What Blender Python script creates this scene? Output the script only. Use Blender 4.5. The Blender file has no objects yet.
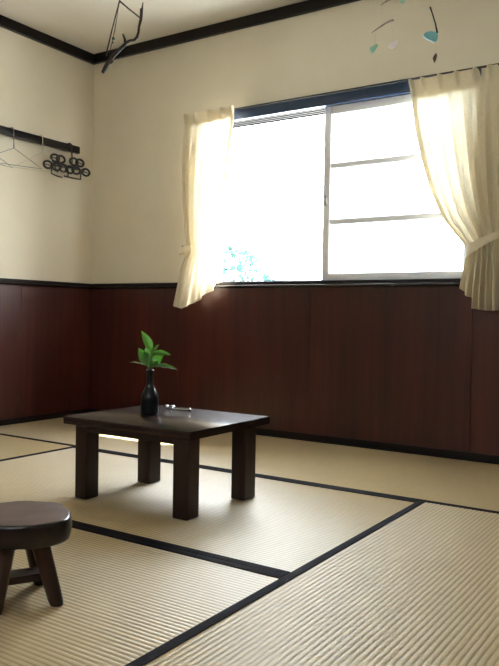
import bpy, bmesh, math, random
from mathutils import Vector, Matrix, noise
random.seed(7)
S = bpy.context.scene
COL = S.collection
PI = math.pi
V = Vector

# ------------------------------------------------------------------ camera frame
F, YAW, PIT, ROL = 733.27, .5811, -.0227, .0172
CAM = V((3.6798, -3.6124, .6859))
fw = V((-math.sin(YAW)*math.cos(PIT), math.cos(YAW)*math.cos(PIT), math.sin(PIT)))
r0 = fw.cross(V((0, 0, 1))).normalized(); u0 = r0.cross(fw)
rt = math.cos(ROL)*r0 + math.sin(ROL)*u0
up = -math.sin(ROL)*r0 + math.cos(ROL)*u0
def at(px, py, D):
    """room point seen at a pixel of the photograph, D metres into the room"""
    return CAM + D*(fw + rt*((px-249.5)/F) - up*((py-333)/F))
def on(px, py, axis, val):
    d = fw + rt*((px-249.5)/F) - up*((py-333)/F)
    return CAM + d*((val-CAM[axis])/d[axis])

# ------------------------------------------------------------------ node helpers
def new_mat(name):
    m = bpy.data.materials.new(name); m.use_nodes = True
    nt = m.node_tree; nt.nodes.clear()
    out = nt.nodes.new('ShaderNodeOutputMaterial')
    return m, nt, out
def nd(nt, t, **kw):
    n = nt.nodes.new(t)
    for k, v in kw.items():
        if k in n.inputs.keys(): n.inputs[k].default_value = v
        else: setattr(n, k, v)
    return n
def ramp(nt, fac, stops):
    r = nt.nodes.new('ShaderNodeValToRGB')
    el = r.color_ramp.elements
    while len(el) < len(stops): el.new(.5)
    for e, (p, c) in zip(el, stops): e.position = p; e.color = (*c, 1)
    nt.links.new(fac, r.inputs[0]); return r.outputs[0]
def coords(nt, scale):
    tc = nd(nt, 'ShaderNodeTexCoord'); mp = nd(nt, 'ShaderNodeMapping')
    mp.inputs['Scale'].default_value = scale
    nt.links.new(tc.outputs['Object'], mp.inputs[0]); return mp.outputs[0]
def principled(nt, out, **kw):
    p = nd(nt, 'ShaderNodeBsdfPrincipled')
    for k, v in kw.items(): p.inputs[k].default_value = v
    nt.links.new(p.outputs[0], out.inputs[0]); return p

def mottled(name, c1, c2, scale=(4, 4, 4), rough=.6, bump=0., detail=6, nscale=1., spec=.5, bscale=None):
    m, nt, out = new_mat(name)
    p = principled(nt, out, Roughness=rough)
    p.inputs['Specular IOR Level'].default_value = spec
    n = nd(nt, 'ShaderNodeTexNoise', Scale=nscale, Detail=detail, Roughness=.6)
    nt.links.new(coords(nt, scale), n.inputs['Vector'])
    nt.links.new(ramp(nt, n.outputs[0], [(.3, c1), (.7, c2)]), p.inputs['Base Color'])
    if bump:
        n2 = nd(nt, 'ShaderNodeTexNoise', Scale=nscale, Detail=8)
        nt.links.new(coords(nt, bscale or scale), n2.inputs['Vector'])
        b = nd(nt, 'ShaderNodeBump', Strength=bump, Distance=.004)
        nt.links.new(n2.outputs[0], b.inputs['Height']); nt.links.new(b.outputs[0], p.inputs['Normal'])
    return m

def wood(name, dark, light, grain=(30, 30, 1.5), rough=.4, bump=.15, spec=.5, wide=None):
    """grain scale is low along the fibre direction"""
    m, nt, out = new_mat(name)
    p = principled(nt, out, Roughness=rough)
    p.inputs['Specular IOR Level'].default_value = spec
    n = nd(nt, 'ShaderNodeTexNoise', Scale=1, Detail=7, Roughness=.65, Distortion=.4)
    nt.links.new(coords(nt, grain), n.inputs['Vector'])
    w = nd(nt, 'ShaderNodeTexNoise', Scale=1, Detail=3, Roughness=.5)
    nt.links.new(coords(nt, wide or tuple(g*.12 for g in grain)), w.inputs['Vector'])
    mx = nd(nt, 'ShaderNodeMath', operation='ADD'); mx.inputs[1].default_value = 0
    nt.links.new(n.outputs[0], mx.inputs[0]); nt.links.new(w.outputs[0], mx.inputs[1])
    hl = nd(nt, 'ShaderNodeMath', operation='MULTIPLY'); hl.inputs[1].default_value = .5
    nt.links.new(mx.outputs[0], hl.inputs[0])
    nt.links.new(ramp(nt, hl.outputs[0], [(.34, dark), (.64, light)]), p.inputs['Base Color'])
    if bump:
        b = nd(nt, 'ShaderNodeBump', Strength=bump, Distance=.002)
        nt.links.new(n.outputs[0], b.inputs['Height']); nt.links.new(b.outputs[0], p.inputs['Normal'])
    return m

def rush(name, along_x):
    """woven rush: ridges run along the mat's length, fibres across it, so the sheen spreads along the length"""
    m, nt, out = new_mat(name)
    p = principled(nt, out, Roughness=.45)
    p.inputs['Specular IOR Level'].default_value = .6
    p.inputs['Anisotropic'].default_value = .95
    tv = nd(nt, 'ShaderNodeCombineXYZ')
    tv.inputs[0].default_value = 1. if along_x else 0.
    tv.inputs[1].default_value = 0. if along_x else 1.
    nt.links.new(tv.outputs[0], p.inputs['Tangent'])
    n = nd(nt, 'ShaderNodeTexNoise', Scale=1, Detail=5, Roughness=.7)
    nt.links.new(coords(nt, (160, 9, 1) if along_x else (9, 160, 1)), n.inputs['Vector'])
    w = nd(nt, 'ShaderNodeTexNoise', Scale=1.7, Detail=3)
    nt.links.new(coords(nt, (1, 1, 1)), w.inputs['Vector'])
    mx = nd(nt, 'ShaderNodeMix', data_type='RGBA')
    nt.links.new(w.outputs[0], mx.inputs[0])
    nt.links.new(ramp(nt, n.outputs[0], [(.25, RUSH_A), (.75, RUSH_B)]), mx.inputs[6])
    nt.links.new(ramp(nt, n.outputs[0], [(.25, RUSH_C), (.75, RUSH_D)]), mx.inputs[7])
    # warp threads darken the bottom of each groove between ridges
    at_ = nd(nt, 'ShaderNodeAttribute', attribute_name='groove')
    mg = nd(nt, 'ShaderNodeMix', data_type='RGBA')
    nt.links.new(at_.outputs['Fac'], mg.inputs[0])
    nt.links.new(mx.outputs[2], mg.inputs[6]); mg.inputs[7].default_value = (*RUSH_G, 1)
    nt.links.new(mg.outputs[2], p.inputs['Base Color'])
    return m
RUSH_A, RUSH_B, RUSH_C, RUSH_D = (.39, .285, .145), (.52, .40, .225), (.43, .33, .18), (.54, .43, .255)
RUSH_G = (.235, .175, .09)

M = {}
M['plaster'] = mottled('cream_plaster', (.68, .615, .485), (.75, .69, .56), (1.3, 1.3, 1.3), .9, .12, spec=.15, bscale=(90, 90, 90))
M['ceiling'] = mottled('ceiling_plaster', (.74, .71, .62), (.78, .75, .67), (1, 1, 1), .9, .08, spec=.15, bscale=(80, 80, 80))
M['panel'] = wood('red_brown_panelling', (.024, .0058, .0042), (.074, .0172, .0105), (26, 26, 1.1), .36, .10, .5, (3.2, 3.2, .25))
M['trim'] = wood('black_brown_trim', (.004, .003, .003), (.010, .007, .007), (8, 8, 8), .4, .05, .25)
M['rail_wood'] = wood('chair_rail_wood', (.007, .004, .004), (.018, .009, .008), (6, 6, 30), .2, .0)
M['floorboard'] = wood('underfloor_board', (.10, .06, .03), (.18, .11, .06), (30, 2, 2), .5)
M['rush_x'] = rush('rush_lengthways', True)
M['rush_y'] = rush('rush_crossways', False)
M['heri'] = mottled('black_cloth_border', (.006, .005, .008), (.014, .012, .017), (300, 300, 300), .85, .2, spec=.1)
M['straw'] = mottled('straw_core', (.25, .19, .10), (.36, .28, .15), (40, 40, 40), .9)
M['table_top'] = wood('dark_table_board', (.006, .0035, .003), (.030, .0155, .013), (2.2, 42, 42), .24, .25, .32, (.6, 7, 7))
M['table_leg'] = wood('dark_table_leg', (.007, .0035, .0028), (.030, .014, .010), (45, 45, 3), .45, .25, .3)
M['stool'] = wood('stool_wood', (.016, .007, .005), (.060, .028, .019), (20, 20, 4), .38, .25, .45)
M['stool_top'] = wood('stool_seat_wood', (.050, .026, .018), (.115, .066, .048), (24, 8, 24), .55, .25, .4)
M['bark'] = mottled('bark_edge', (.004, .003, .003), (.014, .008, .006), (40, 40, 40), .28, .6)
M['navy'] = mottled('navy_window_frame', (.022, .042, .095), (.030, .055, .12), (3, 3, 3), .32)
M['alu'] = mottled('white_aluminium', (.84, .84, .87), (.88, .88, .91), (5, 5, 5), .4)
M['black_plastic'] = mottled('black_plastic', (.010, .009, .009), (.020, .018, .018), (20, 20, 20), .45)
M['wire'] = mottled('grey_wire', (.20, .19, .18), (.30, .28, .26), (30, 30, 30), .35)
M['pale_wire'] = mottled('pale_wire', (.52, .48, .36), (.60, .55, .42), (30, 30, 30), .4)
M['drift'] = wood('driftwood', (.010, .007, .006), (.040, .028, .022), (40, 40, 40), .8, .5)
M['drift_pale'] = wood('pale_driftwood', (.22, .18, .14), (.52, .47, .40), (60, 60, 60), .85, .4)
M['string'] = mottled('dark_cord', (.03, .024, .02), (.06, .05, .04), (200, 200, 200), .9)
M['silver'] = mottled('silver_metal', (.62, .62, .64), (.75, .75, .77), (30, 30, 30), .18)
M['silver'].node_tree.nodes['Principled BSDF'].inputs['Metallic'].default_value = 1.
M['brass_hook'] = mottled('dark_hook_metal', (.06, .05, .04), (.09, .08, .06), (30, 30, 30), .3)
M['ground'] = mottled('pale_gravel_ground', (.42, .41, .38), (.55, .53, .50), (8, 8, 8), .95)
M['tree_bark'] = mottled('tree_bark', (.06, .045, .03), (.14, .11, .08), (12, 12, 3), .9)

def glassy(name, col, transm=.75, rough=.35):
    m, nt, out = new_mat(name)
    p = principled(nt, out, Roughness=rough, IOR=1.45)
    p.inputs['Base Color'].default_value = (*col, 1)
    p.inputs['Transmission Weight'].default_value = transm
    return m
def bottle_glass():
    m, nt, out = new_mat('dark_bottle_glaze')
    p = principled(nt, out, Roughness=.30)
    p.inputs['Specular IOR Level'].default_value = .35
    n = nd(nt, 'ShaderNodeTexNoise', Scale=30, Detail=3)
    nt.links.new(coords(nt, (1, 1, 1)), n.inputs['Vector'])
    nt.links.new(ramp(nt, n.outputs[0], [(.3, (.004, .006, .008)), (.7, (.010, .013, .014))]), p.inputs['Base Color'])
    return m
M['bottle'] = bottle_glass()
M['sea_green'] = glassy('sea_glass_green', (.42, .74, .58), .3)
M['sea_white'] = mottled('white_shell', (.80, .74, .74), (.90, .86, .85), (30, 30, 30), .5)
M['sea_teal'] = glassy('sea_glass_teal', (.22, .50, .52), .3)
M['sea_brown'] = mottled('brown_shell', (.05, .03, .025), (.10, .06, .05), (60, 60, 60), .5)
M['bead'] = glassy('teal_bead', (.06, .20, .18), .4, .1)

def pane_mat():
    m, nt, out = new_mat('window_glass')
    tr = nd(nt, 'ShaderNodeBsdfTransparent'); tr.inputs[0].default_value = (.95, .97, .97, 1)
    gl = nd(nt, 'ShaderNodeBsdfGlossy', Roughness=.02)
    fr = nd(nt, 'ShaderNodeFresnel', IOR=1.45)
    mx = nd(nt, 'ShaderNodeMixShader')
    nt.links.new(fr.outputs[0], mx.inputs[0]); nt.links.new(tr.outputs[0], mx.inputs[1]); nt.links.new(gl.outputs[0], mx.inputs[2])
    nt.links.new(mx.outputs[0], out.inputs[0]); return m
M['pane'] = pane_mat()
def frosted_mat():
    m, nt, out = new_mat('frosted_glass')
    tr = nd(nt, 'ShaderNodeBsdfTranslucent'); tr.inputs[0].default_value = (.95, .97, .98, 1)
    rf = nd(nt, 'ShaderNodeBsdfRefraction', Roughness=.35, IOR=1.02); rf.inputs[0].default_value = (.95, .97, .98, 1)
    gl = nd(nt, 'ShaderNodeBsdfGlossy', Roughness=.15)
    mx = nd(nt, 'ShaderNodeMixShader'); mx.inputs[0].default_value = .45
    m2 = nd(nt, 'ShaderNodeMixShader'); m2.inputs[0].default_value = .04
    nt.links.new(tr.outputs[0], mx.inputs[1]); nt.links.new(rf.outputs[0], mx.inputs[2])
    nt.links.new(mx.outputs[0], m2.inputs[1]); nt.links.new(gl.outputs[0], m2.inputs[2])
    nt.links.new(m2.outputs[0], out.inputs[0]); return m
M['frosted'] = frosted_mat()
def cloth_mat(name, c1, c2, tl, mixf):
    m, nt, out = new_mat(name)
    n = nd(nt, 'ShaderNodeTexNoise', Scale=1, Detail=4)
    nt.links.new(coords(nt, (60, 60, 60)), n.inputs['Vector'])
    c = ramp(nt, n.outputs[0], [(.3, c1), (.7, c2)])
    df = nd(nt, 'ShaderNodeBsdfDiffuse'); ts = nd(nt, 'ShaderNodeBsdfTranslucent')
    nt.links.new(c, df.inputs[0]); ts.inputs[0].default_value = (*tl, 1)
    mx = nd(nt, 'ShaderNodeMixShader'); mx.inputs[0].default_value = mixf
    wv = nd(nt, 'ShaderNodeTexNoise', Scale=1, Detail=2)
    nt.links.new(coords(nt, (500, 500, 700)), wv.inputs['Vector'])
    b = nd(nt, 'ShaderNodeBump', Strength=.12, Distance=.001)
    nt.links.new(wv.outputs[0], b.inputs['Height']); nt.links.new(b.outputs[0], df.inputs['Normal'])
    nt.links.new(df.outputs[0], mx.inputs[1]); nt.links.new(ts.outputs[0], mx.inputs[2])
    nt.links.new(mx.outputs[0], out.inputs[0]); return m
M['curtain'] = cloth_mat('cream_curtain_cloth', (.74, .67, .51), (.80, .73, .57), (.84, .75, .58), .2)
def leaf_mat(name, c1, c2, tl, mixf=.35):
    m, nt, out = new_mat(name)
    n = nd(nt, 'ShaderNodeTexNoise', Scale=40, Detail=3)
    nt.links.new(coords(nt, (1, 1, 1)), n.inputs['Vector'])
    p = nd(nt, 'ShaderNodeBsdfPrincipled', Roughness=.38)
    nt.links.new(ramp(nt, n.outputs[0], [(.3, c1), (.7, c2)]), p.inputs['Base Color'])
    ts = nd(nt, 'ShaderNodeBsdfTranslucent'); ts.inputs[0].default_value = (*tl, 1)
    mx = nd(nt, 'ShaderNodeMixShader'); mx.inputs[0].default_value = mixf
    nt.links.new(p.outputs[0], mx.inputs[1]); nt.links.new(ts.outputs[0], mx.inputs[2])
    nt.links.new(mx.outputs[0], out.inputs[0]); return m
M['leaf'] = leaf_mat('green_leaf', (.012, .050, .009), (.026, .088, .015), (.09, .28, .025))
M['stem'] = leaf_mat('green_stem', (.05, .14, .03), (.08, .20, .05), (.1, .3, .05), .1)
M['tree_leaf'] = leaf_mat('tree_leaf', (.010, .030, .025), (.020, .048, .040), (.03, .07, .062), .2)
M['tree_leaf'].node_tree.nodes['Principled BSDF'].inputs['Specular IOR Level'].default_value = .05

# ------------------------------------------------------------------ mesh helpers
def box(bm, x0, x1, y0, y1, z0, z1, bev=0., seg=2):
    vs = [bm.verts.new(p) for p in ((x0, y0, z0), (x1, y0, z0), (x1, y1, z0), (x0, y1, z0), (x0, y0, z1), (x1, y0, z1), (x1, y1, z1), (x0, y1, z1))]
    fs = [bm.faces.new([vs[i] for i in q]) for q in ((3, 2, 1, 0), (4, 5, 6, 7), (0, 1, 5, 4), (1, 2, 6, 5), (2, 3, 7, 6), (3, 0, 4, 7))]
    if bev:
        es = {e for f in fs for e in f.edges}
        bmesh.ops.bevel(bm, geom=list(es), offset=bev, segments=seg, affect='EDGES', profile=.6)
    return vs
def frames(pts):
    T = [((pts[min(i+1, len(pts)-1)]-pts[max(i-1, 0)])).normalized() for i in range(len(pts))]
    a = V((0, 0, 1)) if abs(T[0].z) < .9 else V((1, 0, 0))
    n = (a - T[0]*a.dot(T[0])).normalized(); out = []
    for t in T:
        n = (n - t*n.dot(t)).normalized(); out.append((n, t.cross(n)))
    return out
def tube(bm, pts, rad, seg=8, cap=True, closed=False):
    pts = [V(p) for p in pts]
    rads = rad if isinstance(rad, (list, tuple)) else [rad]*len(pts)
    if closed:
        c = sum(pts, V())/len(pts); rings = []
        k = len(pts)
        nn = V()
        for i in range(k): nn += (pts[i]-c).cross(pts[(i+1) % k]-c)
        nn.normalize()
        for i in range(k):
            t = (pts[(i+1) % k]-pts[i-1]).normalized(); o = t.cross(nn)
            rings.append([bm.verts.new(pts[i]+rads[i]*(math.cos(2*PI*j/seg)*nn+math.sin(2*PI*j/seg)*o)) for j in range(seg)])
        for i in range(k):
            a, b = rings[i], rings[(i+1) % k]
            for j in range(seg): bm.faces.new((a[j], a[(j+1) % seg], b[(j+1) % seg], b[j]))
        return
    fr = frames(pts); rings = []
    for p, r, (n, b) in zip(pts, rads, fr):
        rings.append([bm.verts.new(p+r*(math.cos(2*PI*j/seg)*n+math.sin(2*PI*j/seg)*b)) for j in range(seg)])
    for a, b in zip(rings, rings[1:]):
        for j in range(seg): bm.faces.new((a[j], a[(j+1) % seg], b[(j+1) % seg], b[j]))
    if cap:
        bm.faces.new(rings[0][::-1]); bm.faces.new(rings[-1])
def lathe(bm, prof, seg=32, c=(0, 0)):
    rings = []
    for r, z in prof:
        rings.append([bm.verts.new((c[0]+r*math.cos(2*PI*j/seg), c[1]+r*math.sin(2*PI*j/seg), z)) for j in range(seg)])
    for a, b in zip(rings, rings[1:]):
        for j in range(seg): bm.faces.new((a[j], a[(j+1) % seg], b[(j+1) % seg], b[j]))
    bm.faces.new(rings[0][::-1]); bm.faces.new(rings[-1])
def build(name, bm, mat, parent=None, smooth=False, origin=None):
    """link a bmesh as one object; world-space verts are made local to the parent / to the origin"""
    bmesh.ops.recalc_face_normals(bm, faces=bm.faces[:])
    base = V(origin) if origin is not None else V((0, 0, 0))
    pw = V((0, 0, 0))
    if parent is not None:
        pw = WORLD[parent.name]
        if origin is None: base = pw
    for v in bm.verts: v.co -= base
    me = bpy.data.meshes.new(name); bm.to_mesh(me); bm.free()
    me.materials.append(mat)
    if smooth:
        for p in me.polygons: p.use_smooth = True
    o = bpy.data.objects.new(name, me); COL.objects.link(o)
    o.location = base - pw
    if parent is not None: o.parent = parent
    WORLD[o.name] = base.copy()
    return o
WORLD = {}
def autosmooth(o, ang=40):
    me = o.data
    for p in me.polygons: p.use_smooth = True
    bm = bmesh.new(); bm.from_mesh(me)
    for e in bm.edges:
        if len(e.link_faces) == 2 and e.calc_face_angle(0) > math.radians(ang): e.smooth = False
    bm.to_mesh(me); bm.free(); return o
def thing(name, label, cat, loc, group=None):
    o = bpy.data.objects.new(name, None); COL.objects.link(o)
    o.empty_display_size = .05
    o.location = loc; WORLD[o.name] = V(loc)
    o['label'] = label; o['category'] = cat
    if group: o['group'] = group
    return o
def tag(o, label, cat, group=None):
    o['label'] = label; o['category'] = cat
    if group: o['group'] = group
    return o
def struct(o, label=None, cat=None):
    o['kind'] = 'structure'
    if label: o['label'] = label
    if cat: o['category'] = cat
    return o

# ------------------------------------------------------------------ the room shell
XR, YF, H = 4.52, -3.92, 2.44          # right wall, wall behind the viewer, ceiling height
OX0, OX1, OZ0, OZ1 = .97, 2.63, .885, 1.905   # window opening
T = .13
bm = bmesh.new(); box(bm, -T, XR+T, YF-T, T, -.16, -.058)
struct(build('floor', bm, M['floorboard']), 'board floor hidden beneath the tatami mats', 'floor')
bm = bmesh.new(); box(bm, -T, XR+T, YF-T, T, H, H+.1)
struct(build('ceiling', bm, M['ceiling']), 'pale cream plaster ceiling above dark cornice trim', 'ceiling')
bm = bmesh.new(); box(bm, -T, 0, YF-T, T, -.16, H)
struct(build('wall_left', bm, M['plaster']), 'cream plaster wall on the left with hanging rail', 'wall')
bm = bmesh.new(); box(bm, XR, XR+T, YF-T, T, -.16, H)
struct(build('wall_right', bm, M['plaster']))
WX0, WX1, WZ0, WZ1 = 2.65, 3.10, 1.45, 1.88
bm = bmesh.new()
box(bm, 0, WX0, YF-T, YF, -.16, H); box(bm, WX1, XR, YF-T, YF, -.16, H)
box(bm, WX0, WX1, YF-T, YF, -.16, WZ0); box(bm, WX0, WX1, YF-T, YF, WZ1, H)
struct(build('wall_front', bm, M['plaster']))
bm = bmesh.new()
for a in ((WX0, WX0+.03, WZ0, WZ1), (WX1-.03, WX1, WZ0, WZ1), (WX0, WX1, WZ0, WZ0+.03), (WX0, WX1, WZ1-.03, WZ1), ((WX0+WX1)/2-.015, (WX0+WX1)/2+.015, WZ0, WZ1)):
    box(bm, a[0], a[1], YF-.07, YF-.03, a[2], a[3], .002)
struct(build('fill_window', bm, M['alu']))  # unseen window, added to let in fill light behind the camera
bm = bmesh.new()
box(bm, 0, OX0, 0, T, -.16, H); box(bm, OX1, XR, 0, T, -.16, H)
box(bm, OX0, OX1, 0, T, -.16, OZ0); box(bm, OX0, OX1, 0, T, OZ1, H)
struct(build('wall_back', bm, M['plaster']), 'cream plaster wall around the sliding window', 'wall')

RZ = .853
def panels(name, along, edges, side, label=None):
    bm = bmesh.new()
    for a, b in zip(edges, edges[1:]):
        a, b = a+.0007, b-.0007
        if along == 'x':
            y0, y1 = (-.010, 0) if side < 0 else (YF, YF+.010)
            box(bm, a, b, y0, y1, .034, RZ+.005, .001, 1)
            ya = (-.006, 0) if side < 0 else (YF, YF+.006)
            box(bm, a-.0014, b+.0014, *ya, .034, RZ+.005)
        else:
            x0, x1 = (0, .010) if side < 0 else (XR-.010, XR)
            box(bm, x0, x1, a, b, .034, RZ+.005, .001, 1)
            xa = (0, .006) if side < 0 else (XR-.006, XR)
            box(bm, *xa, a-.0014, b+.0014, .034, RZ+.005)
    return struct(build(name, bm, M['panel']), label, 'panelling' if label else None)
panels('trim_1', 'x', [.002, .78, 1.714, 2.62, 3.53, XR-.011], -1, 'dark reddish wood panelling below the window')
panels('trim_2', 'y', [YF+.01, -3.3, -2.4, -1.5, -.6, -.009], -1, 'dark reddish wood panelling on the left wall')
panels('trim_3', 'y', [YF+.01, -3.3, -2.4, -1.5, -.6, -.011], 1)
panels('trim_4', 'x', [.011, .9, 1.8, 2.7, 3.6, XR-.011], 1)
def ring_trim(names, z0, z1, d, mat, bev, labels):
    """four straight lengths of trim round the room, square-cut into the corners"""
    spec = [('x', -1), ('y', -1), ('y', 1), ('x', 1)]
    for nm, (ax, s), lb in zip(names, spec, labels):
        bm = bmesh.new()
        if ax == 'x':
            y0, y1 = (-d, 0) if s < 0 else (YF, YF+d)
            box(bm, 0, XR, y0, y1, z0, z1, bev, 3)
        else:
            x0, x1 = (0, d) if s < 0 else (XR-d, XR)
            box(bm, x0, x1, YF+d, -d, z0, z1, bev, 3)
        o = autosmooth(build(nm, bm, mat)); struct(o, lb, 'trim' if lb else None)
ring_trim(['baseboard_back', 'baseboard_left', 'baseboard_right', 'baseboard_front'], -.05, .036, .014, M['trim'], .003,
          ['low black baseboard under the panelling of window wall', 'low black baseboard along the left wall', None, None])
ring_trim(['trim_5', 'trim_6', 'trim_7', 'trim_8'], RZ, RZ+.017, .034, M['rail_wood'], .006,
          ['dark chair rail running below the window', 'dark chair rail along the left wall', None, None])
ring_trim(['trim_14', 'trim_15', 'trim_16', 'trim_17'], RZ+.017, RZ+.037, .020, M['trim'], .003,
          ['dark upper strip of the chair rail below the window', 'dark upper strip of the chair rail on left wall', None, None])
ring_trim(['trim_9', 'trim_10', 'trim_11', 'trim_12'], 2.38, 2.44, .03, M['trim'], .003,
          ['black cornice strip above the window wall', 'black cornice strip at top of the left wall', None, None])

# ------------------------------------------------------------------ the window
w = bpy.data.objects.new('window_1', None); COL.objects.link(w); w.location = (1.8, .05, OZ0); WORLD['window_1'] = V((1.8, .05, OZ0))
struct(w, 'aluminium sliding window with one sash pushed open', 'window')
bm = bmesh.new()
box(bm, OX0, OX1, -.022, .012, 1.846, 1.912, .003)             # fascia of the head
box(bm, OX0, OX1, .012, T+.02, 1.892, 1.925)
autosmooth(build('window_head', bm, M['navy'], w)); bm = bmesh.new()
for y in (.034, .066, .098, T+.008):                                # guide fins below the head
    box(bm, OX0, OX1, y, y+.006, 1.848, 1.893)
build('window_track', bm, M['trim'], w)
bm = bmesh.new()
box(bm, OX0, OX1, .002, T+.03, .872, .889, .002)
for y in (.040, .080): box(bm, OX0, OX1, y, y+.006, .888, .898)
autosmooth(build('window_sill', bm, M['navy'], w))
for x0, x1 in ((OX0, OX0+.03), (OX1-.03, OX1)):
    bm = bmesh.new(); box(bm, x0, x1, .002, T+.02, .889, 1.893, .002)
    autosmooth(build('window_jamb', bm, M['alu'], w))
def sash(x0, x1, y0, y1, mat_bar, glass):
    zb, zt = .893, 1.847
    st = .042
    bm = bmesh.new()
    for a, b in ((x0, x0+st), (x1-st, x1)): box(bm, a, b, y0, y1, zb, zt, .003)
    for a, b in ((zb, zb+.038), (zt-.044, zt)): box(bm, x0+st, x1-st, y0, y1, a, b, .003)
    for z in (1.522, 1.214): box(bm, x0+st, x1-st, y0+.004, y1-.004, z-.015, z+.015, .003)
    s = autosmooth(build('sash', bm, mat_bar, w))
    g = bmesh.new(); ym = (y0+y1)/2
    zz = [zb+.034, 1.214, 1.522, zt-.038]
    for a, b in zip(zz, zz[1:]): box(g, x0+st-.004, x1-st+.004, ym-.0005, ym+.0005, a, b)
    build('pane', g, glass, s)
    return s
s1 = sash(1.770, OX1-.03, .014, .038, M['alu'], M['frosted'])
bm = bmesh.new(); box(bm, 1.783, 1.797, .009, .016, 1.305, 1.36, .003); box(bm, 1.786, 1.794, .004, .011, 1.32, 1.345, .003)
build('sash_handle', bm, M['silver'], s1)
sash(1.770-.004, OX1-.032, .052, .074, M['alu'], M['pane'])

# ------------------------------------------------------------------ tatami mats
X1, X3, Y1, Y2 = .889, 2.708, -.956, -1.939
HB = .028
def tatami(x0, x1, y0, y1, along, label, borders=(True, True), group='tatami mats covering the floor'):
    g = .0012
    x0, x1, y0, y1 = x0+g, x1-g, y0+g, y1-g
    t = thing('tatami_mat', label, 'tatami mat', ((x0+x1)/2, (y0+y1)/2, -.058), group)
    bm = bmesh.new(); box(bm, x0+.001, x1-.001, y0+.001, y1-.001, -.057, -.006)
    build('straw_core', bm, M['straw'], t)
    # ridged woven surface: ridges run lengthways
    wd = (y1-y0) if along == 'x' else (x1-x0)
    n = max(8, round(wd/.0148)); prof = []
    sub = 6
    for i in range(n*sub+1):
        ph = (i % sub)/sub
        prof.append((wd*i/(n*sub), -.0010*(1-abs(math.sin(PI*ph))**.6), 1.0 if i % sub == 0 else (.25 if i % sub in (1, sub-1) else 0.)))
    L0, L1 = (x0, x1) if along == 'x' else (y0, y1)
    stn = 14
    bm = bmesh.new(); rows = []
    lay = bm.verts.layers.float.new('groove')
    for k in range(stn+1):
        l = L0+(L1-L0)*k/stn; row = []
        for a, z, gr in prof:
            p = (l, y0+a, z) if along == 'x' else (x0+a, l, z)
            v = bm.verts.new(p); v[lay] = gr; row.append(v)
        rows.append(row)
    for a, b in zip(rows, rows[1:]):
        for j in range(len(a)-1): bm.faces.new((a[j], a[j+1], b[j+1], b[j]))
    o = build('rush_surface', bm, M['rush_x' if along == 'x' else 'rush_y'], t, smooth=True)
    if o.data.polygons[0].normal.z < 0: o.data.flip_normals()
    for side in (0, 1):
        if not borders[side]: continue
        bm = bmesh.new()
        if along == 'x':
            a, b = (y0, y0+HB) if side == 0 else (y1-HB, y1)
            box(bm, x0, x1, a, b, -.050, .0016, .0012, 2)
        else:
            a, b = (x0, x0+HB) if side == 0 else (x1-HB, x1)
            box(bm, a, b, y0, y1, -.050, .0016, .0012, 2)
        autosmooth(build('cloth_border', bm, M['heri'], t))
    return t
YB = -2.925
tatami(.015, 1.802, Y1, -.015, 'x', 'tatami mat in the far left corner under the left curtain')
tatami(1.802, 3.60, Y1, -.015, 'x', 'tatami mat along the window wall right of its seam')
tatami(.015, X1, YB, Y1, 'y', 'tatami mat along the left wall running towards the viewer')
tatami(X1, X3, Y2, Y1, 'x', 'tatami mat in the middle of room under the low table')
tatami(X1, X3, YB, Y2, 'x', 'tatami mat under the wooden stool in the foreground')
tatami(X3, 3.60, YB, Y1, 'y', 'tatami mat at lower right foreground, ribs running towards the window', (True, True))
tatami(.015, 1.80, YF+.015, YB, 'x', 'tatami mat behind the viewer on the left')
tatami(1.80, 3.60, YF+.015, YB, 'x', 'tatami mat directly below the viewer')
tatami(3.60, XR-.015, -1.96, -.015, 'y', 'tatami mat along the right wall nearest the window')
tatami(3.60, XR-.015, YF+.015, -1.96, 'y', 'tatami mat along the right wall beside the viewer')

# ------------------------------------------------------------------ the low table
TZ = .300
t = thing('low_table', 'low dark wooden table with thick square legs', 'table', (1.925, -1.495, 0))
tx0, tx1, ty0, ty1 = 1.595, 2.197, -1.700, -1.200
def board(y0, y1):
    bm = bmesh.new(); n = 24; TH = .028
    rows = []
    for i in range(n+1):
        f = i/n; x = tx0+(tx1-tx0)*f
        wob = lambda s: 0 if abs(s+1.45) < .01 else .0014*noise.noise(V((x*9, s*7.3, 1.7)))
        ya, yb = y0+wob(y0), y1+wob(y1)
        e = .0025
        rows.append([bm.verts.new(p) for p in ((x, ya+e, TZ), (x, ya, TZ-e), (x, ya+.001, TZ-TH+e), (x, ya+e, TZ-TH), (x, yb-e, TZ-TH), (x, yb-.001, TZ-TH+e), (x, yb, TZ-e), (x, yb-e, TZ))])
    for a, b in zip(rows, rows[1:]):
        for j in range(8): bm.faces.new((a[j], a[(j+1) % 8], b[(j+1) % 8], b[j]))
    bm.faces.new(rows[0][::-1]); bm.faces.new(rows[-1])
    return bm
for y0, y1 in ((ty0, ty1),):
    autosmooth(build('tabletop', board(y0, y1), M['table_top'], t), 50)
for (a, b) in (((1.656, 1.716), (-1.698, -1.632)), ((1.668, 1.731), (-1.368, -1.292)), ((2.122, 2.186), (-1.698, -1.630)), ((2.128, 2.190), (-1.360, -1.284))):
    bm = bmesh.new(); box(bm, a[0], a[1], b[0], b[1], 0.0015, .2722, .006, 3)
    autosmooth(build('leg', bm, M['table_leg'], t))

for y0, y1 in ((-1.694, -1.672), (-1.322, -1.300)):
    bm = bmesh.new(); box(bm, 1.7162, 2.1218, y0, y1, .250, .2722, .003)
    autosmooth(build('apron', bm, M['table_leg'], t))

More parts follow.
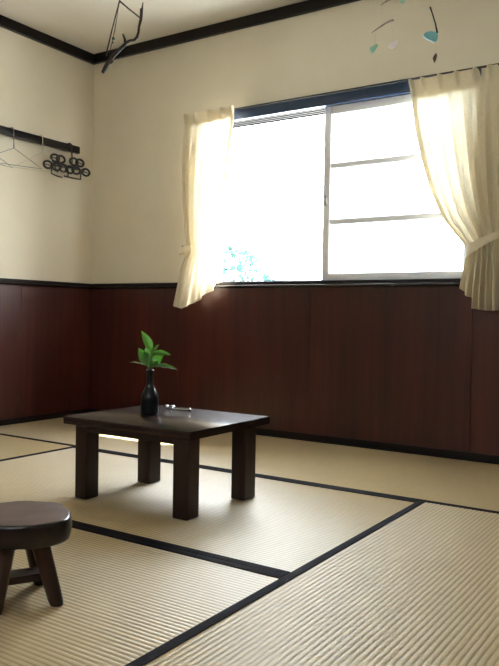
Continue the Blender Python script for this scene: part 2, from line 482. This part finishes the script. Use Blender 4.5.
# ------------------------------------------------------------------ bottle vase with leaves
bx, by = 1.812, -1.462
t = thing('bottle_vase', 'slim dark bottle on the low table holding a leafy sprig', 'vase', (bx, by, TZ))
bm = bmesh.new()
prof = [(.030, 0), (.0335, .003), (.0345, .012), (.0345, .060), (.0330, .074), (.0285, .087), (.0215, .099), (.0165, .109), (.0140, .120), (.0130, .135), (.0130, .161), (.0148, .164), (.0152, .169), (.0146, .173), (.0122, .1745), (.0108, .172), (.0104, .155), (.010, .14)]
lathe(bm, [(r, TZ+z) for r, z in prof], 40, (bx, by))
autosmooth(build('bottle', bm, M['bottle'], t), 60)
BD = (V((bx, by, .5))-CAM).dot(fw)
def leaf(base, tip, face, width, bend=.15):
    base, tip, face = V(base), V(tip), V(face)
    ax = tip-base; L = ax.length; d = ax.normalized()
    n = (face-d*face.dot(d)).normalized(); s = d.cross(n)
    bm = bmesh.new(); rows = []
    N = 12
    for i in range(N+1):
        f = i/N
        wv = width*.5*(math.sin(PI*min(1, f*1.0)**.8)**.85)*(1-.25*f) if 0 < f < 1 else 0.0006
        c = base+d*(L*f)+n*(-bend*L*(f-.3)**2)
        row = []
        for k in (-1, -.5, 0, .5, 1):
            row.append(bm.verts.new(c+s*(wv*k)+n*(abs(k)*wv*.35-.0)+n*.0015*math.sin(f*20+k)*abs(k)))
        rows.append(row)
    for a, b in zip(rows, rows[1:]):
        for j in range(4): bm.faces.new((a[j], a[j+1], b[j+1], b[j]))
    return bm
def pj(x, y, dd=0.): return at(x, y, BD+dd)
toc = -fw
neck = V((bx, by, TZ+.16))
side = rt*.6
LV = [  # base px, tip px, depth shift base, tip, facing, width
    ((151.5, 350), (141.8, 330.5), 0, .012, toc+rt*.5-up*.1, .038),
    ((153, 353.5), (171, 354), 0, -.015, toc*.8+up*.9, .036),
    ((152.5, 366), (178, 368), 0, -.02, toc*.45+up, .040),
    ((152.5, 367), (163.5, 352), .01, .02, toc-rt*.3+up*.3, .044),
    ((149, 366), (138.5, 347.5), 0, .03, toc+rt*.2+up*.1, .046),
    ((148, 366), (129.3, 360.6), 0, -.012, toc*.12+up, .022),
    ((152, 354), (159, 343), .01, .05, toc*.25+up-rt*.2, .026),
    ((150, 362), (146, 344), .02, .03, toc-rt*.3, .034),
    ((151, 366), (160, 362), -.01, -.03, toc*.9+up*.5, .030),
]
for b, tp, d0, d1, fc, wd in LV:
    pb = pj(b[0], b[1], d0); pt = pj(tp[0], tp[1], d1)
    bm = bmesh.new()
    mid = (neck+pb)*.5+V((random.uniform(-.003, .003), random.uniform(-.003, .003), .004))
    tube(bm, [neck-V((0, 0, .02))+V((random.uniform(-.005, .005), random.uniform(-.005, .005), 0)), mid, pb], [.0022, .002, .0014], 6)
    st = build('stem', bm, M['stem'], t, smooth=True)
    build('leaf', leaf(pb, pt, fc, wd), M['leaf'], st, smooth=True)

# ------------------------------------------------------------------ small metal trinket
ka = on(165.5, 408, 2, TZ+.0035); kb = on(191, 410.3, 2, TZ+.0035)
kd = (kb-ka); kl = kd.length; kd.normalize(); ks = kd.cross(V((0, 0, 1)))
kc = (ka+kb)*.5; kc.z = TZ
t = thing('metal_trinket', 'small shiny silver trinket with looped end lying beside bottle', 'trinket', kc)
bm = bmesh.new()
tube(bm, [ka+kd*(kl*f)+V((0, 0, .001*math.sin(f*9))) for f in [i/10 for i in range(3, 11)]], [.0034]*6+[.0042, .0030], 8)
build('shaft', bm, M['silver'], t, smooth=True)
for cf, rr, lift in ((.06, .0095, .0085), (.29, .0095, .0085)):
    bm = bmesh.new(); c = ka+kd*(kl*cf)+V((0, 0, lift-.002))
    tube(bm, [c+kd*(rr*math.cos(a))+(ks*.75+V((0, 0, .62)))*(rr*math.sin(a)) for a in [2*PI*i/18 for i in range(18)]], .0030, 8, closed=True)
    build('loop', bm, M['silver'], t, smooth=True)
bm = bmesh.new(); c = kb-kd*.006
bmesh.ops.create_icosphere(bm, subdivisions=2, radius=.0062, matrix=Matrix.Translation(c+V((0, 0, .003))))
build('knob', bm, M['silver'], t, smooth=True)

# ------------------------------------------------------------------ rustic stool
sx, sy, SZ = 2.262, -2.448, .204
t = thing('rustic_stool', 'small rustic wooden stool with rough log slice seat', 'stool', (sx, sy, 0))
ea = V((.0275, .0555, 0)).normalized()*1.0     # along the short pair of legs
A1 = V((.055, .11, 0)); A2 = V((-.14, .066, 0))
def outline(a):
    return .120*(1+.05*math.sin(2*a+.8)+.035*math.sin(3*a+2.)+.025*math.sin(5*a+.5)+.018*math.sin(9*a))
bm = bmesh.new(); N = 72
rings = []
for fr_, z in ((.84, SZ-.057), (.97, SZ-.055), (1.03, SZ-.047), (1.045, SZ-.030), (1.025, SZ-.010), (1.008, SZ-.003), (.985, SZ)):
    ring = []
    for j in range(N):
        a = 2*PI*j/N; r = outline(a)*fr_
        dz = .003*noise.noise(V((math.cos(a)*3, math.sin(a)*3, z*40)))
        ring.append(bm.verts.new((sx+r*math.cos(a), sy+r*math.sin(a), z+dz*(1 if fr_ < 1 else 2))))
    rings.append(ring)
for a, b in zip(rings, rings[1:]):
    for j in range(N): bm.faces.new((a[j], a[(j+1) % N], b[(j+1) % N], b[j]))
bm.faces.new(rings[0][::-1])
for ring, tr in ((rings[-1], 0),): bm.faces.new(ring)
autosmooth(build('seat_edge', bm, M['bark'], t), 55)
bm = bmesh.new(); prev = None; 
cen = bm.verts.new((sx, sy, SZ+.0028))
rg = []
for f in (.3, .6, .8, .975):
    rg.append([bm.verts.new((sx+outline(2*PI*j/N)*f*math.cos(2*PI*j/N), sy+outline(2*PI*j/N)*f*math.sin(2*PI*j/N), SZ+.0028-(.0022 if f > .9 else 0)+(.0004 if f > .9 else .0012)*noise.noise(V((f*math.cos(2*PI*j/N)*2.2, f*math.sin(2*PI*j/N)*2.2, 4.))))) for j in range(N)])
for j in range(N): bm.faces.new((cen, rg[0][j], rg[0][(j+1) % N]))
for a, b in zip(rg, rg[1:]):
    for j in range(N): bm.faces.new((a[j], a[(j+1) % N], b[(j+1) % N], b[j]))
build('seat_top', bm, M['stool_top'], t, smooth=True)
legs = {'r': V((2.373, -2.428, 0)), 'f': V((2.302, -2.548, 0)), 'b': V((2.236, -2.360, 0)), 'l': V((2.165, -2.480, 0))}
cen = V((sx, sy, 0))
for k, p in legs.items():
    top = cen+(p-cen)*.50; top.z = SZ-.048
    bm = bmesh.new()
    q = []
    ax1 = A1.normalized(); ax2 = A2.normalized()
    for f, h in ((0, .0150), (.06, .0170), (.5, .0195), (1, .0215)):
        c = p.lerp(top, f); c.z = .002+(top.z)*f
        ring = []
        for j in range(12):
            a = 2*PI*j/12; sq = 1/max(abs(math.cos(a)), abs(math.sin(a)))**.55
            ring.append(bm.verts.new(c+ax1*(h*sq*math.cos(a))+ax2*(h*sq*math.sin(a))))
        q.append(ring)
    for a, b in zip(q, q[1:]):
        for j in range(12): bm.faces.new((a[j], a[(j+1) % 12], b[(j+1) % 12], b[j]))
    bm.faces.new(q[0][::-1]); bm.faces.new(q[-1])
    autosmooth(build('leg', bm, M['stool'], t), 50)
def plank(name, p, q, hw, z0, z1):
    d = (q-p).normalized(); s = d.cross(V((0, 0, 1)))
    bm = bmesh.new()
    vs = [bm.verts.new(c+s*e+V((0, 0, z))) for z in (z0, z1) for c, e in ((p, -hw), (p, hw), (q, hw), (q, -hw))]
    for f in ((0, 1, 2, 3), (7, 6, 5, 4), (0, 4, 5, 1), (1, 5, 6, 2), (2, 6, 7, 3), (3, 7, 4, 0)): bm.faces.new([vs[i] for i in f])
    bmesh.ops.bevel(bm, geom=bm.edges[:], offset=.004, segments=2, affect='EDGES')
    autosmooth(build(name, bm, M['stool'], t))
lg = {k: p.lerp(cen, .14) for k, p in legs.items()}
plank('stretcher', lg['r'], lg['b'], .010, .040, .064)
plank('stretcher', lg['f'], lg['l'], .010, .040, .064)
plank('stretcher_board', (lg['r']+lg['b'])*.5, (lg['f']+lg['l'])*.5, .030, .044, .062)

# ------------------------------------------------------------------ hanging rail and hangers on the left wall
t = thing('hanging_rail', 'black wooden hanging rail fixed along the left wall', 'rail', (0, -.9, 1.762))
bm = bmesh.new(); box(bm, 0.028, .056, -1.9, -.170, 1.739, 1.785, .003)
autosmooth(build('bar', bm, M['trim'], t))
for y in (-1.85, -1.05, -.27):
    bm = bmesh.new(); box(bm, 0, .029, y-.02, y+.02, 1.745, 1.779)
    build('bracket', bm, M['trim'], t)
def wl(px, py, x=.07): return on(px, py, 0, x)
def wire_hanger(label, neck, lc, rc, hook_c, mat, rad=.0022):
    """neck, left and right lower corners (room points); hook loops over the rail"""
    top = V((.042, neck.y, 1.792))
    t = thing('wire_hanger', label, 'hanger', top, 'wire hangers on the rail')
    bm = bmesh.new()
    y = neck.y
    hk = [V((.022, y-.004, 1.772)), V((.022, y-.003, 1.789)), V((.034, y, 1.7915)), V((.052, y, 1.7915)), V((.062, y, 1.785)), V((.066, y, 1.77)), V((.067, y, 1.735)), V((.068, y, neck.z+.02)), V((.069, y, neck.z))]
    tube(bm, hk, rad*1.15, 8)
    build('hook', bm, mat, t, smooth=True)
    bm = bmesh.new()
    n0 = V((.069, y, neck.z))
    def rnd(p, q, k=4): return [p.lerp(q, i/k) for i in range(k)]
    pts = rnd(n0, lc) + rnd(lc, rc, 6) + rnd(rc, n0)
    tube(bm, pts, rad, 7, closed=True)
    tube(bm, [n0+V((0, 0, -.003)), n0+V((0, 0, .03))], rad*1.9, 7)
    build('frame', bm, mat, t, smooth=True)
    return t
wire_hanger('grey wire hanger on the black rail, middle of the three', wl(14, 148), wl(-21, 160), wl(42, 169), None, M['wire'])
wire_hanger('pale wire hanger nearest the black ring hanger', wl(43, 152), wl(13, 167, .078), wl(66, 174, .078), None, M['pale_wire'])
c1 = wl(-24, 140); wire_hanger('grey wire hanger cut off by the left edge of the photo', c1, wl(-50, 150), wl(13, 168), None, M['wire'])

t = thing('ring_hanger', 'black plastic folding hanger with rings at the end of rail', 'hanger', wl(72, 150))
XH = .074
def wh(px, py, x=XH): return on(px, py, 0, x)
bm = bmesh.new()
y = wh(72, 160).y
tube(bm, [V((.020, y, 1.768)), V((.020, y, 1.787)), V((.034, y, 1.7905)), V((.054, y, 1.7905)), V((.066, y, 1.782)), V((.070, y, 1.745)), V((XH, y, 1.70)), wh(72, 168)], .0046, 8)
build('hook', bm, M['black_plastic'], t, smooth=True)
bm = bmesh.new()
tube(bm, [wh(51, 164.5), wh(60, 166.5), wh(72, 168), wh(84, 171)], .0055, 8)
tube(bm, [wh(51.5, 165), wh(51.5, 173.5), wh(57, 176), wh(62, 177.5)], .0052, 8)
tube(bm, [wh(64, 176), wh(72, 178), wh(80.5, 179.5), wh(80.8, 172)], .0052, 8)
tube(bm, [wh(68, 170), wh(68, 177)], .0045, 8)
tube(bm, [wh(52, 160), wh(57.5, 172.5)], .004, 8)
build('frame', bm, M['black_plastic'], t, smooth=True)
for i, (px, py) in enumerate(((55, 158), (60.7, 159.3), (73.7, 161.7), (79.8, 163), (47.8, 164.6), (56.5, 166.9), (63.4, 168.2), (69.8, 169.7), (76, 170.5), (85.8, 172.4))):
    c = wh(px, py, XH+.006*((i % 3)-1)); bm = bmesh.new()
    tube(bm, [c+V((.004*math.cos(a), .030*math.cos(a), .0225*math.sin(a))) for a in [2*PI*k/20 for k in range(20)]], .0070, 7, closed=True)
    if i in (0, 3, 4, 9): tube(bm, [c-V((0, .022, .0)), c+V((0, .022, -.002))], .0032, 6)
    build('ring', bm, M['black_plastic'], t, smooth=True)

# ------------------------------------------------------------------ driftwood mobile, left
D = 3.35
def mb(px, py, d=0.): return at(px, py, D+d)
knot = mb(119.6, 1.0)
anchor = V((knot.x, knot.y, 2.44))
t = thing('driftwood_mobile', 'crooked dark driftwood branch hung by cords from the ceiling', 'mobile', anchor)
bm = bmesh.new()
tube(bm, [mb(*p) for p in ((102.6, 73), (104.5, 69.5), (108, 63), (113, 56), (119, 50), (124, 45.5), (126.5, 42.5), (130, 40.5), (134, 40), (137, 37), (138.6, 32), (139, 27), (140.5, 21), (141.3, 17), (142.2, 9), (143, 2.5))],
     [.0078, .0105, .011, .0098, .0092, .0086, .0072, .006, .006, .0062, .0058, .0056, .0068, .0066, .0045, .0026], 9)
tube(bm, [mb(125.5, 43), mb(124.6, 38.5), mb(122.8, 33.8)], [.0068, .0056, .0036], 8)
tube(bm, [mb(140.6, 19), mb(140.8, 13), mb(140.6, 8.5)], [.004, .0046, .003], 8)
tube(bm, [mb(108, 63), mb(111, 62.6), mb(113.5, 61)], [.007, .006, .003], 7)
build('branch', bm, M['drift'], t, smooth=True)
bm = bmesh.new()
tube(bm, [anchor, knot], .0022, 6)
tube(bm, [knot, mb(112, 30), mb(105.8, 56)], .0034, 6)
tube(bm, [knot, mb(115, 30, .01), mb(109, 55)], .0016, 6)
tube(bm, [knot, mb(129, 9), mb(141, 18.5)], .0036, 6)
build('cord', bm, M['string'], t, smooth=True)
bm = bmesh.new()
tube(bm, [knot, mb(117, 16), mb(113.2, 36)], .0008, 5)
bmesh.ops.create_icosphere(bm, subdivisions=2, radius=.0075, matrix=Matrix.Translation(mb(113.4, 38.5)))
bmesh.ops.create_icosphere(bm, subdivisions=2, radius=.0048, matrix=Matrix.Translation(mb(112.7, 42.5)))
build('bead', bm, M['bead'], t, smooth=True)

# ------------------------------------------------------------------ sea-glass mobile, right
D2 = 2.75
def mg(px, py, d=0.): return at(px, py, D2+d)
hub = mg(404, -60)
anchor = V((hub.x, hub.y, 2.44))
t = thing('sea_glass_mobile', 'mobile of sea glass, shells and twigs above the window', 'mobile', anchor)
bm = bmesh.new()
tube(bm, [mg(368, -40), mg(388, -45, .01), mg(406, -44, -.01), mg(440, -38)], [.004, .006, .006, .003], 8)
build('crossbar', bm, M['drift'], t, smooth=True)
def shard(name, pts, th, mat, d=0.):
    bm = bmesh.new(); a = [mg(x, y, d-th/2) for x, y in pts]; b = [p+fw*th for p in a]
    c = sum(a, V())/len(a)
    va = [bm.verts.new(p) for p in a]; vb = [bm.verts.new(p) for p in b]; n = len(a)
    bm.faces.new(va); bm.faces.new(vb[::-1])
    for i in range(n): bm.faces.new((va[i], vb[i], vb[(i+1) % n], va[(i+1) % n]))
    bmesh.ops.bevel(bm, geom=bm.edges[:], offset=th*.28, segments=2, affect='EDGES')
    autosmooth(build(name, bm, mat, t), 60)
def twig(pts, rad, mat, d=0.):
    bm = bmesh.new(); tube(bm, [mg(x, y, d) for x, y in pts], rad, 7); build('twig', bm, mat, t, smooth=True)
twig([(371.5, 33), (379, 27.5), (386, 23), (391, 20.5), (393.5, 20)], [.0012, .0030, .0034, .0036, .0044], M['drift_pale'])
twig([(381, 5), (386, 1.5), (391, -1)], [.0018, .003, .0032], M['drift_pale'], .03)
twig([(430.3, 7), (432.5, 14), (435.2, 23), (437.3, 33)], [.0038, .0024, .0026, .0034], M['drift'])
shard('sea_glass', [(369.5, 50), (370.5, 46.5), (374, 46), (376, 43.5), (378.5, 44.5), (376.5, 48), (374, 52), (371.5, 53)], .008, M['sea_green'])
shard('sea_glass', [(399.5, 0), (402, -3), (405.5, -2), (405, 2), (402, 3.5)], .008, M['sea_green'])
shard('sea_glass', [(423, 34.5), (426, 31.5), (431, 30.5), (437, 32), (438.5, 36), (437, 41), (434, 42), (428, 38.8), (424, 37)], .010, M['sea_teal'])
shard('shell', [(388, 46), (391, 42), (395, 40.5), (398.5, 39.8), (397.5, 44), (395, 47.5), (391, 48.5)], .009, M['sea_white'])
shard('shell', [(432.8, 58), (434, 55), (436.6, 52.5), (437.3, 56), (436, 60), (434.6, 63)], .006, M['sea_brown'])
for pp in (((382, -44), (382, 25)), ((376, 30), (375, 44)), ((391, 21), (394, 41)), ((400, -45), (388, 0)), ((398, -45), (402, -2)), ((430, -41), (430, 8)), ((436.5, 33), (435.6, 54))):
    bm = bmesh.new(); tube(bm, [mg(*p) for p in pp], .0004, 5)
    build('thread', bm, M['pale_wire'], t, smooth=True)
bm = bmesh.new(); tube(bm, [anchor, mg(404, -44)], .001, 5)
build('thread', bm, M['pale_wire'], t, smooth=True)

# ------------------------------------------------------------------ curtain rail and curtains
RY, RZT = -.044, 1.902
t = thing('curtain_rail', 'thin dark curtain rail above the window', 'curtain rail', (1.77, 0, RZT))
bm = bmesh.new(); tube(bm, [V((.84, RY, RZT)), V((2.80, RY, RZT))], .0058, 8)
build('rod', bm, M['black_plastic'], t, smooth=True)
for x in (.88, 2.76):
    bm = bmesh.new(); box(bm, x-.009, x+.009, RY, 0, RZT+.003, RZT+.012)
    build('bracket', bm, M['black_plastic'], t)
def interp(tab, z):
    """tab sorted by falling z; smooth interpolation"""
    if z >= tab[0][0]: return tab[0][1]
    for (z0, a), (z1, b) in zip(tab, tab[1:]):
        if z >= z1:
            f = (z0-z)/(z0-z1); return a+(b-a)*f
    return tab[-1][1]
def smooth_tab(tab, z, h=.03):
    return sum(interp(tab, z+k*h/3) for k in range(-3, 4))/7
def sheet(bm, fn, nu, nv):
    g = [[bm.verts.new(fn(i/nu, j/nv)) for i in range(nu+1)] for j in range(nv+1)]
    for a, b in zip(g, g[1:]):
        for j in range(nu): bm.faces.new((a[j], a[j+1], b[j+1], b[j]))
def pleat(u, centres, wdt):
    return sum(math.exp(-((u-c)/wdt)**2) for c in centres)

CY = -.076
# left curtain: hangs nearly straight, nipped at the wall side, hem swinging up to the right
LL = [(1.93, .852), (1.86, .852), (1.52, .842), (1.2, .862), (1.09, .868), (1.0, .850), (.9, .835), (.74, .808)]
LR = [(1.93, 1.232), (1.86, 1.225), (1.6, 1.180), (1.37, 1.150), (1.1, 1.150), (.9, 1.150), (.74, 1.150)]
hemL = [(0, .742), (.12, .726), (.25, .728), (.42, .757), (.6, .795), (.78, .838), (.92, .876), (1, .886)]
def hem_at(tab, u):
    for (a, p), (b, q) in zip(tab, tab[1:]):
        if u <= b: return p+(q-p)*(u-a)/(b-a)
    return tab[-1][1]
PL = (.04, .26, .50, .76, .97)
def left_fn(u, v):
    zt = 1.908
    zb = hem_at(hemL, u)
    z = zt+(zb-zt)*v
    zn = zt+(.76-zt)*v                       # nominal height for the edge tables
    a = smooth_tab(LL, z); b = smooth_tab(LR, z)
    uu = u+.012*math.sin(u*19+v*3)
    x = a+(b-a)*u
    k = pleat(u, PL, .035)
    head = max(0, 1-v/.07)
    y = CY - .030*k*head
    f = min(1, max(0, (v-.05)/.25))
    y -= f*(.014*math.cos(2*PI*(u*4.3+.1)+.8*math.sin(v*2.5))+.006*math.cos(2*PI*(u*9+v*.6)))*(1-.2*v)
    # nipped at the tie on the wall side; a roll of cloth flares below it
    tie = math.exp(-((z-1.08)/.06)**2)*math.exp(-(u/.35)**2)
    y += tie*.028
    low = max(0, (1.05-z)/.3)
    y -= low*.030*math.exp(-((u-.25)/.25)**2)
    y -= low*.014*math.cos(2*PI*u*3.2)
    return V((x, min(y, -.034), z))
t = thing('curtain', 'cream curtain at the left end of the window, hem swinging up', 'curtain', (.99, CY, 1.93), 'cream curtains at the window')
bm = bmesh.new(); sheet(bm, left_fn, 110, 90)
build('curtain_cloth', bm, M['curtain'], t, smooth=True)
bm = bmesh.new(); sheet(bm, lambda u, v: left_fn(u, v*.062)+V((0, .003, 0)), 110, 8)
build('heading_tape', bm, M['curtain'], t, smooth=True)
bm = bmesh.new(); sheet(bm, lambda u, v: left_fn(.945+.055*u, v)+V((0, .0035, 0)), 6, 90)
build('hem_shade_layer', bm, M['curtain'], t, smooth=True)
bm = bmesh.new(); sheet(bm, lambda u, v: left_fn(.15*u, v)+V((0, .0035, 0)), 16, 90)
build('hem_shade_layer', bm, M['curtain'], t, smooth=True)  # doubled cloth added on the wall side to keep that strip darker
bm = bmesh.new()
def tieL(u, v):
    a = u*2*PI
    c = V((.884, -.070, 1.082))
    return c+V((.040*math.cos(a)-.006, .046*math.sin(a), (v-.5)*.034+.012*math.cos(a)))
sheet(bm, tieL, 30, 3)
tie = build('tieback', bm, M['curtain'], t, smooth=True)
for c in PL:
    bm = bmesh.new(); x = .852+.38*c
    tube(bm, [V((x, CY+.010, 1.880)), V((x, CY+.012, 1.898)), V((x, RY-.007, 1.902)), V((x, RY-.002, 1.9085))], .0015, 6)
    build('curtain_hook', bm, M['brass_hook'], t, smooth=True)

# right curtain: swept back to the wall side by a tieback, flaring below
RL = [(1.93, 2.286), (1.88, 2.294), (1.64, 2.330), (1.46, 2.376), (1.33, 2.416), (1.18, 2.486), (1.10, 2.553), (1.035, 2.606), (.98, 2.604), (.83, 2.578), (.74, 2.570)]
RR = [(1.93, 2.728), (1.6, 2.735), (1.3, 2.742), (1.08, 2.748), (1.0, 2.752), (.74, 2.768)]
hemR = [(0, .838), (.10, .818), (.2, .80), (.30, .792), (.34, .742), (.6, .734), (.8, .732), (1, .735)]
PR = (.02, .16, .36, .55, .76, .91)
def right_fn(u, v):
    zt = 1.888+.010*(u-.5)-.075*math.exp(-((u-.838)/.030)**2)
    zb = hem_at(hemR, u)
    VT = .735
    ztie = 1.025+.055*u                       # the gathered line slopes up to the hook
    z = zt+(ztie-zt)*(v/VT) if v < VT else ztie+(zb-ztie)*((v-VT)/(1-VT))
    zn = z-.055*u*min(1, v/VT)*(1 if v < VT else max(0, 1-(v-VT)/(1-VT)))
    a = smooth_tab(RL, zn); b = smooth_tab(RR, zn)
    x = a+(b-a)*u
    comp = 1-(b-a)/.46                        # 0 at the top, ~.7 at the tie
    k = pleat(u, PR, .022)
    head = max(0, 1-v/.075)
    y = CY - .030*k*head
    f = min(1, max(0, (v-.05)/.2))
    amp = .012+.012*max(0, comp)
    # gather folds converge on the tie
    y -= f*(amp*math.cos(2*PI*(u*5.6+.08)+.5*math.sin(v*4))+.35*amp*math.cos(2*PI*(u*12.5+.3*v)))
    y -= f*.020*math.exp(-((u-.84)/.09)**2)*max(0, 1-comp)
    tie = math.exp(-((v-VT)/.05)**2)
    y += tie*(y-CY)*-.55
    y -= max(0, (v-VT)/(1-VT))*.012*math.cos(2*PI*u*5.6)
    return V((x, min(y, -.030), z))
t = thing('curtain', 'cream curtain at the right of window swept back by a tieback', 'curtain', (2.5, CY, 1.93), 'cream curtains at the window')
bm = bmesh.new(); sheet(bm, right_fn, 170, 110)
build('curtain_cloth', bm, M['curtain'], t, smooth=True)
bm = bmesh.new(); sheet(bm, lambda u, v: right_fn(u, v*.085)+V((0, .003, 0)), 170, 8)
build('heading_tape', bm, M['curtain'], t, smooth=True)
bm = bmesh.new(); sheet(bm, lambda u, v: right_fn(.06*u, v)+V((0, .0035, 0)), 8, 110)
build('hem_shade_layer', bm, M['curtain'], t, smooth=True)
bm = bmesh.new(); 
def right_shade_layer(u, v):
    z = 1.888+(1.06-1.888)*min(1, v/.735) if v < .735 else 1.06
    a, b = smooth_tab(RL, z), smooth_tab(RR, z)
    u0 = min(.9, max(.04, (2.632-a)/(b-a)))
    return right_fn(u0+(1-u0)*u, v)+V((0, .0035, 0))
sheet(bm, right_shade_layer, 120, 110)
build('hem_shade_layer', bm, M['curtain'], t, smooth=True)  # extra cloth layer added to block light where the curtain covers wall
bm = bmesh.new()
def tieR(u, v):
    a = u*2*PI
    c = V((2.678, -.072, 1.052))
    ca = math.cos(a)
    return c+V((.082*ca, .042*math.sin(a), (v-.5)*(.046-.014*ca)+.042*ca-.012*math.sin(a)*0))
sheet(bm, tieR, 48, 4)
build('tieback', bm, M['curtain'], t, smooth=True)
for c in PR:
    bm = bmesh.new(); x = 2.286+.442*c
    tube(bm, [V((x, CY+.010, 1.866)), V((x, CY+.014, 1.894)), V((x, RY-.007, 1.902)), V((x, RY-.002, 1.9085))], .0015, 6)
    build('curtain_hook', bm, M['brass_hook'], t, smooth=True)
# wall hooks that hold the tiebacks
for x, z, lb in ((.838, 1.095, 'small hook on the wall behind the left curtain tieback'), (2.775, 1.10, 'small hook on the wall holding the right curtain tieback')):
    bm = bmesh.new()
    tube(bm, [V((x, 0, z)), V((x, -.03, z)), V((x, -.05, z+.003)), V((x, -.058, z+.012)), V((x, -.056, z+.02))], .0028, 7)
    lathe_c = bmesh.ops.create_cone(bm, cap_ends=True, segments=16, radius1=.010, radius2=.010, depth=.004, matrix=Matrix.Translation((x, -.002, z)) @ Matrix.Rotation(PI/2, 4, 'X'))
    o = build('tieback_hook', bm, M['brass_hook'], None, smooth=True, origin=(x, 0, z))
    tag(o, lb, 'hook', 'tieback hooks')

# ------------------------------------------------------------------ outside: ground and a tree
bm = bmesh.new(); box(bm, -30, 34, T+.0, 45, -.60, -.40)
struct(build('ground', bm, M['ground']), 'pale ground outside the window', 'ground')
bm = bmesh.new()
box(bm, -2.5, 7, T, .665, 2.34, 2.40)
struct(build('added_eave', bm, M['floorboard']), None)  # unseen roof eave, added to cut the sun to a thin floor strip
tc = V((-1.92, 4.2, .75))
t = thing('garden_tree', 'small leafy tree outside the open window beside the left curtain', 'tree', (tc.x, tc.y, -.40))
bm = bmesh.new()
tube(bm, [V((tc.x, tc.y, -.41)), V((tc.x+.03, tc.y, .1)), V((tc.x-.02, tc.y+.02, .6)), V((tc.x, tc.y, 1.1))], [.06, .05, .035, .012], 9)
for i in range(9):
    a = i*2.4; z = .25+.08*i; L = .45+.1*random.random()
    tube(bm, [V((tc.x, tc.y, z)), V((tc.x+L*.5*math.cos(a), tc.y+L*.5*math.sin(a), z+.15)), V((tc.x+L*math.cos(a), tc.y+L*math.sin(a), z+.35))], [.02, .013, .005], 6)
build('trunk', bm, M['tree_bark'], t, smooth=True)
bm = bmesh.new()
for i in range(1500):
    a = random.uniform(0, 2*PI); h = random.random()
    R = .86*math.sqrt(max(0, 1-(2*h-1)**2))*(.55+.45*random.random()**.5)
    R *= 1+.25*noise.noise(V((math.cos(a)*2, math.sin(a)*2, h*4)))
    p = V((tc.x+R*math.cos(a), tc.y+R*math.sin(a), .0+1.58*h))
    L = random.uniform(.07, .12); d = V((random.gauss(0, 1), random.gauss(0, 1), random.gauss(-.2, .7))).normalized()
    s = d.cross(V((random.gauss(0, 1), random.gauss(0, 1), random.gauss(0, 1)))).normalized()*L*.28
    q = [p, p+d*L*.35+s, p+d*L, p+d*L*.35-s]
    bm.faces.new([bm.verts.new(x) for x in q])
build('foliage', bm, M['tree_leaf'], t)

# ------------------------------------------------------------------ light: the bright hazy sky through the window
wd = bpy.data.worlds.new('sky'); S.world = wd; wd.use_nodes = True
nt = wd.node_tree; nt.nodes.clear()
wo = nt.nodes.new('ShaderNodeOutputWorld'); bg = nt.nodes.new('ShaderNodeBackground')
bg.inputs[0].default_value = (.87, .94, 1.0, 1); bg.inputs[1].default_value = 6.0
nt.links.new(bg.outputs[0], wo.inputs[0])
ld = bpy.data.lights.new('window_portal', 'AREA'); ld.shape = 'RECTANGLE'; ld.size = OX1-OX0; ld.size_y = OZ1-OZ0
ld.cycles.is_portal = True
lo = bpy.data.objects.new('window_portal', ld); COL.objects.link(lo)
lo.location = ((OX0+OX1)/2, T+.06, (OZ0+OZ1)/2); lo.rotation_euler = (-PI/2, 0, 0)

ld2 = bpy.data.lights.new('window_portal', 'AREA'); ld2.shape = 'RECTANGLE'; ld2.size = WX1-WX0; ld2.size_y = WZ1-WZ0
ld2.cycles.is_portal = True
lo2 = bpy.data.objects.new('window_portal', ld2); COL.objects.link(lo2)
lo2.location = ((WX0+WX1)/2, YF-T-.06, (WZ0+WZ1)/2); lo2.rotation_euler = (PI/2, 0, 0)
sl = bpy.data.lights.new('sun', 'SUN'); sl.energy = 6; sl.angle = .0093; sl.color = (1, .96, .88)
so = bpy.data.objects.new('sun', sl); COL.objects.link(so); so.location = (5, 6, 12)
so.rotation_euler = V((-.45, -.556, -1.0)).to_track_quat('-Z', 'Y').to_euler()

# ------------------------------------------------------------------ camera and view
cd = bpy.data.cameras.new('camera'); cd.sensor_fit = 'AUTO'; cd.sensor_width = 36; cd.lens = F*36/666
cd.clip_start = .02; cd.clip_end = 200
co = bpy.data.objects.new('camera', cd); COL.objects.link(co)
m3 = Matrix((rt, up, -fw)).transposed()
co.matrix_world = Matrix.Translation(CAM) @ m3.to_4x4()
S.camera = co
S.view_settings.view_transform = 'Standard'; S.view_settings.look = 'None'
S.view_settings.gamma = 1; S.view_settings.use_curve_mapping = False
S.view_settings.exposure = 2.78
S.cycles.max_bounces = 14; S.cycles.diffuse_bounces = 8; S.cycles.glossy_bounces = 5; S.cycles.transparent_max_bounces = 12
S.cycles.use_denoising = True
S.cycles.sample_clamp_indirect = 8
